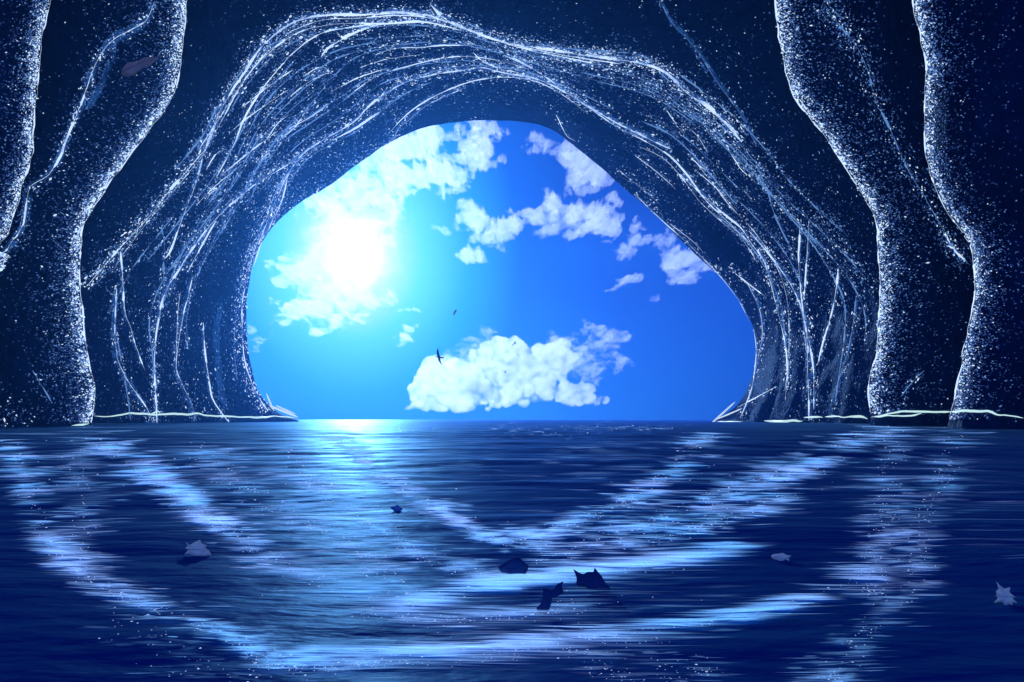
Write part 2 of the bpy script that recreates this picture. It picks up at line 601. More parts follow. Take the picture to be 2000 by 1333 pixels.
for a in ([(520, 270), (540, 240), (562, 222)], [(540, 275), (575, 245), (602, 205)], [(500, 320), (520, 300), (526, 303)], [(560, 190), (600, 160), (640, 140)],
          [(590, 150), (625, 130), (648, 145)], [(470, 210), (520, 170), (570, 135)], [(445, 260), (500, 215), (560, 175)], [(400, 330), (420, 300), (440, 290)],
          [(700, 130), (760, 112), (820, 105)], [(640, 180), (700, 150), (760, 130)], [(1210, 330), (1260, 370), (1290, 395)], [(1240, 300), (1280, 330), (1320, 365)],
          [(400, 390), (410, 375), (422, 368)], [(560, 250), (600, 230), (640, 205)], [(380, 400), (420, 360), (470, 320)], [(430, 340), (480, 300), (540, 255)],
          [(1330, 230), (1365, 265), (1385, 297)], [(1300, 208), (1322, 240), (1340, 262)], [(1345, 300), (1372, 325), (1380, 330)], [(1360, 330), (1400, 365), (1440, 410)],
          [(1455, 370), (1475, 395)], [(1430, 300), (1450, 330), (1475, 350)]):
    vein(a, core=2.6, breaks=.35, n=90, sig=6, lv=(.25, .4, .4))
vein([(1290, 0), (1310, 40), (1345, 75), (1375, 115), (1400, 155), (1425, 190), (1450, 225), (1470, 265), (1480, 285)], band=8, core=3, breaks=.65, n=45, sig=6, lv=(.15, .4, .5), corelev='mid')
vein([(1345, 80), (1365, 115), (1382, 142)], band=5, n=20, sig=5)
vein([(1330, 340), (1380, 385), (1420, 420), (1450, 445), (1470, 475), (1495, 510), (1510, 560), (1525, 620), (1538, 680), (1540, 730), (1535, 765)],
     band=11, core=4.5, breaks=.45, n=130, sig=8, lv=(.35, .4, .4))
vein([(1465, 450), (1500, 490), (1530, 530), (1555, 570), (1570, 610), (1578, 660), (1580, 720), (1582, 780), (1583, 822)], band=14, core=5, breaks=.42, n=150, sig=10, lv=(.35, .4, .4))
vein([(1480, 320), (1500, 370), (1515, 420), (1540, 470), (1560, 510)], core=4, breaks=.5, n=60, sig=7, corelev='mid')
vein([(1565, 430), (1562, 500), (1566, 560), (1573, 620), (1585, 680), (1592, 740), (1592, 800)], band=6, core=3.5, breaks=.5, n=60, sig=6)
vein([(1582, 430), (1578, 500), (1573, 580)], band=5, core=3, breaks=.5, n=40, sig=5)
vein([(1640, 520), (1635, 570), (1625, 620), (1610, 670), (1600, 712)], band=5, core=5, breaks=.35, n=70, sig=6)
vein([(1675, 580), (1668, 640), (1655, 700), (1635, 760), (1620, 812)], band=8, core=3, breaks=.6, n=60, sig=7, corelev='mid')
vein([(1590, 420), (1620, 440), (1645, 480), (1665, 510), (1690, 545), (1705, 575)], band=0, n=190, sig=14, lv=(.12, .4, .5))
vein([(1240, 376), (1290, 424), (1330, 460), (1372, 500), (1408, 537), (1445, 585), (1468, 630)], band=7, core=3.2, breaks=.35, n=90, sig=7, lv=(.3, .5, .3))
vein([(1310, 435), (1350, 465), (1375, 490)], core=2.5, breaks=.2)
vein([(1475, 640), (1480, 680), (1478, 715), (1472, 755), (1460, 790), (1448, 818)], band=7, core=3.5, breaks=.3, n=70, sig=6)
vein([(1425, 520), (1460, 550), (1500, 580)], core=3.5, breaks=.3, n=100, sig=6)
vein([(1462, 552), (1485, 600), (1492, 650), (1484, 700), (1474, 740)], band=14, core=3, breaks=.5, n=70, sig=7)
vein([(1440, 800), (1480, 778), (1520, 755)], core=2.5, breaks=.3, n=40, sig=8)
vein([(1088, 222), (1100, 247), (1110, 264), (1126, 274)], core=3, breaks=.2, n=20, sig=5)
vein([(1760, 775), (1780, 750), (1805, 725)], core=3, breaks=.5, n=40, sig=6, corelev='mid')
vein([(65, 725), (80, 750), (100, 785)], core=3, breaks=.5, n=50, sig=8, corelev='mid')
vein([(100, 640), (120, 690), (130, 760)], n=130, sig=25, lv=(.05, .3, .6))
vein([(0, 790), (20, 815), (60, 835)], n=130, sig=20, lv=(.2, .3, .5))


# many hair-fine strands sweeping round the arch between its inner and outer ridges
Ic = resample(catmull(I_c, 6), 200)
Oc = resample(catmull(O_c, 6), 200)
for k in range(46):
    t0 = random.uniform(-.28, 1.12)
    a0 = random.uniform(0.0, .78)
    a1 = min(1.0, a0 + random.uniform(.13, .34))
    i0, i1 = int(a0 * 199), int(a1 * 199)
    dt = random.uniform(-.28, .28)
    pts = []
    for i in range(i0, i1, 6):
        u = (i - i0) / max(1, i1 - i0)
        t = t0 + dt * u + .05 * float(vnoise(i * .05, k * 3.1, 0, 8))
        pts.append(tuple(Ic[i] + (Oc[i] - Ic[i]) * t))
    if len(pts) < 4:
        continue
    px = catmull(pts, 4)
    hits = [r for r in ribbons(px, random.uniform(1.5, 2.7), 3.0, random.uniform(.35, .62), .6, 300 + k) if r[0][0] is cave]
    if hits:
        r = max(hits, key=len)
        V, Fq = strip_mesh([r])
        mesh_obj('frost_strand', local(V, cave), Fq, M_white if random.random() < .18 else M_mid, cave)
    vein(pts, n=60, sig=4.5, lv=(.16, .44, .4), size=.8)


def speckle(n, box, keep, lv, seed, swirl=True, sz=0.88):
    x0, y0, x1, y1 = box
    xs, ys = rng.uniform(x0, x1, n), rng.uniform(y0, y1, n)
    d = fbm(xs * 0.012, ys * 0.012, 0.0, 4, seed)
    for x, y, q in zip(xs, ys, d):
        if random.random() > keep(x, y) * (0.7 + 1.5 * q):
            continue
        r = random.random()
        lev = 0 if r < lv[0] else (1 if r < lv[0] + lv[1] else 2)
        if swirl:
            rx, ry = x - 985, (y - 620) * 1.15
            m = math.hypot(rx, ry) or 1
            dr = (-ry / m + random.gauss(0, .3), rx / m + random.gauss(0, .3))
        else:
            dr = (1, random.gauss(0, .6))
        add_fleck(x, y, random.uniform(1.4, 4.4) * sz, random.uniform(1.0, 1.9) * sz, dr, lev)


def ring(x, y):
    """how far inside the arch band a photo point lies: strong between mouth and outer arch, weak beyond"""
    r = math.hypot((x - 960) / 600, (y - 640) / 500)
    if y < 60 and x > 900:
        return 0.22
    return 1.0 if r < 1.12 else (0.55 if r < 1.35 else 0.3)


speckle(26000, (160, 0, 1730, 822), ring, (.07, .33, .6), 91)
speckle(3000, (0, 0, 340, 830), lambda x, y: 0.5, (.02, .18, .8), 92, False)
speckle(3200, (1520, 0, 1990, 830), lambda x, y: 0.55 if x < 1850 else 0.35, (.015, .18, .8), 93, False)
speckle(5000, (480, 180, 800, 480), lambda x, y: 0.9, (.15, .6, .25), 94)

# the glowing waterline where the rock meets the sea
WL = [[(0, 852), (28, 846), (75, 838), (108, 839), (150, 832), (172, 828)], [(172, 814), (215, 813), (260, 808), (290, 810), (330, 810), (380, 809), (425, 813), (470, 815), (520, 816), (560, 816), (592, 823)],
      [(288, 812), (305, 806), (316, 805)], [(172, 828), (186, 821)],
      [(1395, 824), (1440, 825), (1470, 829), (1491, 828)], [(1494, 823), (1530, 823), (1570, 822)], [(1572, 816), (1610, 816)], [(1614, 815), (1650, 814), (1683, 815), (1697, 818)],
      [(1698, 814), (1720, 813), (1755, 805), (1790, 805), (1825, 806), (1860, 805), (1900, 804), (1925, 804), (1955, 811), (2000, 818)], [(1710, 814), (1760, 812), (1800, 809)]]
for k, w in enumerate(WL):
    px = catmull(w, 3)
    px[:, 1] += np.array([1.4 * float(vnoise(x * .06, k, 0, 5)) for x in px[:, 0]])
    by = {}
    for r in ribbons(px, 3.0, 2.5, 0, .55, k + 50):
        by.setdefault(r[0][0].name, []).append(r)
    for own, rs in [(ow, [r]) for ow, rr in by.items() for r in rr]:
        V, Fq = strip_mesh(rs)
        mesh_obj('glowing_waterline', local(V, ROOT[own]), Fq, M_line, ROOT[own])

# frost crystals, their sparkle put in as emission: tiny elongated octahedra, one part of each rock body
OCT = np.array([(0, 2, 4), (2, 1, 4), (1, 3, 4), (3, 0, 4), (2, 0, 5), (1, 2, 5), (3, 1, 5), (0, 3, 5)])
for own, fl in frost.items():
    if not fl:
        continue
    c = np.array([f[0] for f in fl])
    nrm = np.array([f[1] for f in fl])
    dr = np.array([(f[2][0], 0.0, -f[2][1]) for f in fl])
    dr = dr - nrm * (dr * nrm).sum(1, keepdims=True) * 0.5
    dr /= np.linalg.norm(dr, axis=1, keepdims=True) + 1e-9
    sd = np.cross(dr, nrm)
    sd /= np.linalg.norm(sd, axis=1, keepdims=True) + 1e-9
    up = np.cross(sd, dr)
    a = np.array([f[3] for f in fl])[:, None]
    b = np.array([f[4] for f in fl])[:, None]
    V = np.stack([c + dr * a, c - dr * a, c + sd * b, c - sd * b, c + up * b, c - up * b], 1).reshape(-1, 3)
    Fa = (np.arange(len(fl))[:, None, None] * 6 + OCT[None]).reshape(-1, 3)
    mi = np.repeat(np.array([f[5] for f in fl]), 8)
    o = mesh_obj('frost_and_glow', local(V, ROOT[own]), Fa, [M_white, M_mid, M_dim], ROOT[own], smooth=False, midx=mi)
    o['kind'] = 'stuff'
print('flecks', {k: len(v) for k, v in frost.items()})

# ------------------------------------------------------------------ water
WAVES = [(9.0, 0.06, 1), (3.2, 0.040, 2), (1.25, 0.024, 3), (0.5, 0.010, 4), (0.2, 0.004, 5)]


def wave(x, y, spacing=0.0):
    z = 0
    for lam, a, sd in WAVES:
        fade = np.clip((lam / np.maximum(spacing, 1e-6) - 2.0) / 2.0, 0, 1)
        n = fbm(x / lam * 0.8 + 13 * sd, y / lam * 1.6 - 7 * sd, 0.0, 2, 100 + sd)
        z = z + a * fade * n
    return z


yy = [-70.0, -30, -10, -4, -1.5, 0, 0.5]
y = 0.7
while y < 480:
    yy.append(y)
    y *= 1.0085 if y < 40 else (1.02 if y < 400 else 1.07)
yy = np.array(yy)
ncol = 330
tt = np.linspace(-1, 1, ncol)
half = np.where(yy > 0, yy * 0.95 + 2.5, 2.5)
X = tt[None] * half[:, None]
far = np.maximum(200, 2 * np.abs(yy))[:, None]
X = np.concatenate([-far, X, far], 1)
Yg = np.repeat(yy[:, None], ncol + 2, 1)
sp = np.maximum(np.gradient(yy), 2 * half / ncol)[:, None] * np.ones_like(X)
Z = wave(X, Yg, sp)
Z[:, 0] = 0
Z[:, -1] = 0
Z[yy <= 0] = 0
q = NT('sea_water')
tc = q.n('ShaderNodeTexCoord')
mp = q.n('ShaderNodeMapping')
mp.inputs['Scale'].default_value = (0.8, 1.9, 1)
q.l(tc.outputs['Object'], mp.inputs[0])
nz = q.n('ShaderNodeTexNoise')
nz.inputs['Scale'].default_value = 5.0
nz.inputs['Detail'].default_value = 5
q.l(mp.outputs[0], nz.inputs['Vector'])
nz2 = q.n('ShaderNodeTexNoise')
nz2.inputs['Scale'].default_value = 0.35
nz2.inputs['Detail'].default_value = 6
q.l(mp.outputs[0], nz2.inputs['Vector'])
b1 = q.n('ShaderNodeBump')
b1.inputs['Strength'].default_value = 0.5
b1.inputs['Distance'].default_value = 0.35
q.l(nz2.outputs[0], b1.inputs['Height'])
b2 = q.n('ShaderNodeBump')
b2.inputs['Strength'].default_value = 0.7
b2.inputs['Distance'].default_value = 0.03
q.l(nz.outputs[0], b2.inputs['Height'])
q.l(b1.outputs[0], b2.inputs['Normal'])
deep = q.n('ShaderNodeBsdfDiffuse')
deep.inputs[0].default_value = (0.005, 0.075, 0.25, 1)
gl = q.n('ShaderNodeBsdfGlossy')
gl.inputs['Color'].default_value = (0.22, 0.58, 1.0, 1)
gl.inputs['Roughness'].default_value = 0.46
lw = q.n('ShaderNodeLayerWeight')
cap = q.n('ShaderNodeValToRGB')
cap.color_ramp.elements[0].position, cap.color_ramp.elements[1].position = 0.55, 1.0
cap.color_ramp.elements[0].color, cap.color_ramp.elements[1].color = (.045, .045, .045, 1), (.8, .8, .8, 1)
for p_, v_ in ((.76, .055), (.88, .11), (.94, .24), (.975, .50)):
    x_ = cap.color_ramp.elements.new(p_)
    x_.color = (v_, v_, v_, 1)
q.l(lw.outputs['Facing'], cap.inputs[0])
for nd in (deep, gl):
    q.l(b2.outputs[0], nd.inputs['Normal'])
mx = q.n('ShaderNodeMixShader')
q.l(cap.outputs[0], mx.inputs[0])
q.l(deep.outputs[0], mx.inputs[1])
q.l(gl.outputs[0], mx.inputs[2])
q.l(mx.outputs[0], q.out.inputs[0])
water = mesh_obj('water', np.stack([X, Yg, Z], -1).reshape(-1, 3), grid_faces(len(yy), ncol + 2), q.m)
tag(water, kind='structure')

# ------------------------------------------------------------------ painted reflections: soft glowing flakes in curved lines on the water
q = NT('sea_reflection')
at = q.n('ShaderNodeAttribute', attribute_name='cover')
df = q.n('ShaderNodeBsdfDiffuse')
df.inputs[0].default_value = (0.55, 0.72, 0.95, 1)
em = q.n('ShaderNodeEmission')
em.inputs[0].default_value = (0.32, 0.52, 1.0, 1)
em.inputs[1].default_value = 0.8  # emission paints the reflected light
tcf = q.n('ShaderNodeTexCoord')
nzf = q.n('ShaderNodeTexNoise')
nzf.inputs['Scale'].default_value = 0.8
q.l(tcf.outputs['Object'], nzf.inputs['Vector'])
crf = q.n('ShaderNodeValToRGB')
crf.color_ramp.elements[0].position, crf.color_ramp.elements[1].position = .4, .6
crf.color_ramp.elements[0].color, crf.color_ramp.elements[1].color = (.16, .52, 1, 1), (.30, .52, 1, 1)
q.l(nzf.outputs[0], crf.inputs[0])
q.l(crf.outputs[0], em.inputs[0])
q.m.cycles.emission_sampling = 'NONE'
ads = q.n('ShaderNodeAddShader')
q.l(df.outputs[0], ads.inputs[0])
q.l(em.outputs[0], ads.inputs[1])
tr = q.n('ShaderNodeBsdfTransparent')
mx = q.n('ShaderNodeMixShader')
q.l(at.outputs['Fac'], mx.inputs[0])
q.l(tr.outputs[0], mx.inputs[1])
q.l(ads.outputs[0], mx.inputs[2])
q.l(mx.outputs[0], q.out.inputs[0])
M_reflection = q.m
fl_c, fl_a = [], []            # flakes
glint_px = []                       # painted sparkle


def onwater(px, py):
    Y = H * F / max(py - HY, 1.2)
    return (px - CX) / F * Y, Y


def reflection_line(pts, spread, n, cover=(0.1, 0.5), ln=(25, 110), th=(2, 6), glints=0, drift=0.0):  # glowing flakes stand in for reflections of the bright ridges
    c = catmull(pts, 4)
    L = np.concatenate([[0], np.cumsum(np.linalg.norm(np.diff(c, axis=0), axis=1))])
    n, glints = int(n * 1.5), int(glints * 0.55)
    for i in range(n + glints):
        s = random.uniform(0, L[-1])
        d = random.gauss(0, spread * (1.0 if i < n else 0.6))
        x = np.interp(s, L, c[:, 0]) + random.gauss(0, spread * (1.2 if i < n else 0.7)) + drift * d
        y = np.interp(s, L, c[:, 1]) + d * 0.8
        if y < HY + 6:
            continue
        k = float(fbm(np.array([x * .02]), np.array([y * .06]), 0, 3, 77)[0])
        if k < -0.15 and random.random() < 0.75:
            continue
        if i < n:
            thin = random.random() < 0.5
            fl_c.append((x, y, random.uniform(*ln), random.uniform(*th) * (0.38 if thin else 1)))
            fl_a.append(random.uniform(*cover) * (2.4 if thin else 1.2) * (0.75 + 0.6 * max(k, -.3)))
        else:
            glint_px.append((x, y, random.choice((1, 1, 1, 1, 2)) * random.uniform(1.0, 3.4), random.uniform(0.7, 1.5)))


reflection_line([(200, 865), (240, 890), (330, 950), (400, 1000), (450, 1040), (520, 1085)], 14, 300, (.18, .75), glints=420)
reflection_line([(390, 1000), (450, 1030), (500, 1070)], 10, 60, (.4, .9), glints=160)
reflection_line([(520, 1080), (640, 1125), (760, 1160), (830, 1172)], 16, 110, (.1, .45), ln=(60, 190), glints=120)
reflection_line([(15, 865), (50, 930), (75, 1000), (110, 1070), (155, 1115), (250, 1165), (400, 1222), (520, 1265), (600, 1275)], 15, 420, (.14, .6), glints=560)
reflection_line([(600, 1272), (760, 1262), (900, 1255), (1050, 1240), (1200, 1222), (1330, 1205), (1500, 1180), (1600, 1150), (1700, 1108)], 8, 210, (.2, .75), ln=(60, 220), th=(2, 7), glints=330)
reflection_line([(560, 1285), (800, 1278), (1050, 1262), (1300, 1225)], 16, 120, (.1, .35), ln=(80, 240), glints=280)
reflection_line([(800, 1172), (880, 1150), (960, 1135), (1080, 1120), (1200, 1105), (1320, 1085), (1450, 1060)], 9, 170, (.2, .8), ln=(60, 220), th=(2, 7), glints=200)
reflection_line([(700, 1190), (850, 1195), (1000, 1188), (1130, 1165)], 14, 100, (.1, .4), ln=(60, 200), glints=280)
reflection_line([(640, 838), (690, 880), (750, 930), (810, 965), (870, 1000), (940, 1040), (1000, 1056)], 11, 300, (.2, .75), ln=(20, 80), glints=300)
reflection_line([(1000, 1056), (1070, 1040), (1150, 1010), (1220, 980), (1290, 940), (1340, 890), (1385, 850)], 12, 260, (.2, .65), ln=(20, 90), glints=380)
reflection_line([(1050, 1080), (1150, 1055), (1260, 1025), (1330, 1000), (1420, 960), (1500, 930), (1600, 900), (1700, 850)], 20, 400, (.15, .6), ln=(30, 110), glints=620)
reflection_line([(1240, 1060), (1330, 1040), (1440, 1005), (1540, 960)], 18, 120, (.15, .6), glints=240)
reflection_line([(560, 880), (600, 930), (660, 980), (740, 1030), (830, 1080), (960, 1125)], 17, 320, (.12, .48), glints=520)
reflection_line([(390, 870), (450, 930), (560, 1000), (680, 1060), (800, 1150)], 24, 340, (.1, .4), glints=520)
reflection_line([(1720, 835), (1735, 900), (1728, 970), (1715, 1040), (1708, 1110), (1700, 1190), (1670, 1250), (1620, 1310), (1590, 1333)], 24, 300, (.08, .35), ln=(25, 110), glints=520)
reflection_line([(1865, 840), (1845, 920), (1810, 1000), (1790, 1080), (1775, 1170)], 20, 170, (.06, .3), ln=(25, 110), glints=240)
reflection_line([(155, 840), (155, 950), (160, 1060), (170, 1130)], 22, 130, (.06, .3), glints=160)
reflection_line([(480, 1280), (620, 1290), (740, 1282)], 11, 60, (.15, .45), glints=260)
reflection_line([(200, 1210), (400, 1290), (600, 1320)], 46, 60, (.05, .2), glints=180)
reflection_line([(1150, 1290), (1270, 1300), (1400, 1290)], 28, 60, (.05, .25), glints=200)
reflection_line([(0, 900), (600, 940), (1000, 960)], 60, 130, (.04, .2), ln=(40, 170), glints=100)
reflection_line([(500, 1110), (900, 1210), (1350, 1130)], 45, 130, (.03, .16), ln=(60, 260), glints=90)
reflection_line([(1100, 900), (1350, 910), (1650, 930)], 40, 60, (.03, .16), ln=(40, 170), glints=40)
reflection_line([(1700, 900), (1850, 950), (1960, 1050)], 60, 60, (.02, .10), ln=(60, 240))

reflection_line([(650, 834), (900, 838), (1350, 836)], 9, 170, (.15, .6), ln=(6, 26), th=(.7, 2.0), glints=60)  # flakes painted as wave sparkle near the horizon
reflection_line([(1000, 845), (1150, 842), (1330, 838)], 8, 120, (.2, .7), ln=(5, 20), th=(.7, 2.0), glints=60)
reflection_line([(760, 880), (1000, 900), (1250, 880)], 26, 90, (.05, .22), ln=(20, 90), th=(.8, 2.5))

fc = np.array(fl_c)
wy = H * F / np.maximum(fc[:, 1] - HY, 1.2)
wx = (fc[:, 0] - CX) / F * wy
hl = fc[:, 2] / 2 / F * wy
hd = fc[:, 3] / 2 * wy ** 2 / (F * H)
hd = np.minimum(hd, hl * 2.2)
ns = 12
an = np.linspace(0, 2 * np.pi, ns, endpoint=False)
rings_v, cov = [], []
for rr, ca in ((0.0, 1.0), (0.5, 0.72), (1.0, 0.0)):
    k = 1 if rr == 0 else ns
    aa = an[:k]
    jx = 1 + (0.35 * rng.standard_normal((len(fc), k)) if rr == 1 else 0)
    x = wx[:, None] + hl[:, None] * rr * np.cos(aa)[None] * jx
    yv = wy[:, None] + hd[:, None] * rr * np.sin(aa)[None] * jx
    rings_v.append(np.stack([x, yv], -1))
    cov.append(np.repeat(np.array(fl_a)[:, None] * ca, k, 1))
XY = np.concatenate(rings_v, 1)
CV = np.clip(np.concatenate(cov, 1), 0, 0.95)
spc = np.maximum(XY[..., 1] * 0.0085, 2 * (XY[..., 1] * 0.95 + 2.5) / ncol)
ZZ = wave(XY[..., 0], XY[..., 1], spc) + 0.006 + rng.uniform(0, 0.008, (len(fc), 1))
nv = XY.shape[1]
tri = [(0, 1 + i, 1 + (i + 1) % ns) for i in range(ns)]
for i in range(ns):
    j = (i + 1) % ns
    tri += [(1 + i, 1 + ns + i, 1 + ns + j), (1 + i, 1 + ns + j, 1 + j)]
tri = np.array(tri)
Fa = (np.arange(len(fc))[:, None, None] * nv + tri[None]).reshape(-1, 3)
reflection = mesh_obj('reflection', np.concatenate([XY, ZZ[..., None]], -1).reshape(-1, 3), Fa, M_reflection)
attr(reflection, 'cover', CV.ravel())
tag(reflection, 'soft pale glowing streaks standing in for reflections on the water', 'reflection', kind='stuff')

M_glint = mat_simple('reflection_glints', (0.85, 0.9, 0.97), 0.25, 0.6, (0.6, 0.75, 1.0), 0.8)  # emission paints sparkle on the water
bb = np.array(glint_px)
wy = H * F / np.maximum(bb[:, 1] - HY, 1.2)
wx = (bb[:, 0] - CX) / F * wy
a = (bb[:, 2] / 2 / F * wy)[:, None]
b = (bb[:, 3] / 2 / F * wy)[:, None]
spc = np.maximum(wy * 0.0085, 2 * (wy * 0.95 + 2.5) / ncol)
c = np.stack([wx, wy, wave(wx, wy, spc) + b[:, 0] * 0.6], 1)
ex, ey, ez = np.eye(3)
V = np.stack([c + ex * a, c - ex * a, c + ey * a, c - ey * a, c + ez * b, c - ez * b], 1).reshape(-1, 3)
Fa = (np.arange(len(bb))[:, None, None] * 6 + OCT[None]).reshape(-1, 3)
o = mesh_obj('reflection_glints', V, Fa, M_glint, smooth=True)
tag(o, 'tiny white sparks of painted light scattered along the streaks on the water', 'reflection', kind='stuff')

# ------------------------------------------------------------------ ice shards at the sunny foot of the opening
M_shard = mat_simple('ice_shard', (0.8, 0.88, 0.95), 0.2, 0.6, (0.7, 0.88, 1.0), 0.8)  # bright shine put in as emission


def shard(a, b, w, Y, label):
    A, B = Vector(P(*a, Y)), Vector(P(*b, Y - 1.0))
    root = empty('ice_shard', A)
    t = (B - A).normalized()
    s1 = t.cross(Vector((0, 1, 0.1))).normalized()
    s2 = t.cross(s1)
    L = (B - A).length
    V, Fq = [], []
    prof = ((0, .12), (.12, .8), (.6, 1.0), (.9, .6), (1.0, .05))
    for u, k in prof:
        for j in range(6):
            an_ = j * math.pi / 3
            V.append(t * (L * u) + (s1 * math.cos(an_) + s2 * math.sin(an_)) * (w * k / 2))
    for i in range(len(prof) - 1):
        for j in range(6):
            Fq.append((i * 6 + j, i * 6 + (j + 1) % 6, (i + 1) * 6 + (j + 1) % 6, (i + 1) * 6 + j))
    Fq += [tuple(range(5, -1, -1)), tuple(range(len(V) - 6, len(V)))]
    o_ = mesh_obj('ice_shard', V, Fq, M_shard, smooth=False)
    bpy.data.objects.remove(root)
    o_.location = A
    tag(o_, label, 'ice shard', 'ice shards at the foot of the opening')


shard((520, 768), (546, 832), .38, 146, 'slim white ice shard standing steeply against the foot of the opening')
shard((524, 792), (584, 816), .42, 147, 'thick bright ice shard sloping from the rock down to the sea')
shard((538, 792), (578, 810), .32, 145, 'thin ice shard lying along the top of the thick one')
shard((430, 782), (462, 834), .38, 130, 'short white ice shard crossing the waterline beside the dark wall')
shard((1436, 785), (1378, 838), .35, 140, 'long thin ice shard leaning over the water beside the shaded foot')
shard((1450, 798), (1398, 820), .3, 141, 'small ice shard low behind the long leaning one')

# ------------------------------------------------------------------ clouds
def vapour(name, sigma, skin, g=0.6):
    q = NT(name)
    at = q.n('ShaderNodeAttribute', attribute_name='vapour')
    tl = q.n('ShaderNodeBsdfTranslucent')
    tl.inputs[0].default_value = (0.93, 0.95, 1.0, 1)
    df = q.n('ShaderNodeBsdfDiffuse')
    df.inputs[0].default_value = (0.9, 0.92, 0.97, 1)
    sk = q.n('ShaderNodeMixShader')
    sk.inputs[0].default_value = 0.35
    q.l(tl.outputs[0], sk.inputs[1])
    q.l(df.outputs[0], sk.inputs[2])
    tr = q.n('ShaderNodeBsdfTransparent')
    mu = q.n('ShaderNodeMath', operation='MULTIPLY')
    mu.inputs[1].default_value = skin
    q.l(at.outputs['Fac'], mu.inputs[0])
    mx = q.n('ShaderNodeMixShader')
    q.l(mu.outputs[0], mx.inputs[0])
    q.l(tr.outputs[0], mx.inputs[1])
    q.l(sk.outputs[0], mx.inputs[2])
    q.l(mx.outputs[0], q.out.inputs[0])
    vs = q.n('ShaderNodeVolumePrincipled')
    vs.inputs['Color'].default_value = (0.95, 0.97, 1.0, 1)
    vs.inputs['Density'].default_value = sigma
    vs.inputs['Anisotropy'].default_value = g
    q.l(vs.outputs[0], q.out.inputs['Volume'])
    return q.m


SUNPX = (690, 500)


def drop_small(m, least):
    """keep only connected patches of at least `least` cells"""
    lab = np.where(m, np.arange(1, m.size + 1).reshape(m.shape), 0)
    while True:
        p = np.pad(lab, 1)
        n_ = np.maximum.reduce([p[1:-1, 1:-1], p[:-2, 1:-1], p[2:, 1:-1], p[1:-1, :-2], p[1:-1, 2:]])
        n_ = np.where(m, n_, 0)
        # pointer jumping: follow each label to the label now held by its own cell
        fl = np.concatenate([[0], n_.ravel()])
        n2_ = fl[n_]
        n2_ = np.where(m, np.maximum(n_, n2_), 0)
        if (n2_ == lab).all():
            break
        lab = n2_
    ids, cnt = np.unique(lab[m], return_counts=True)
    good = ids[cnt >= least]
    return m & np.isin(lab, good)


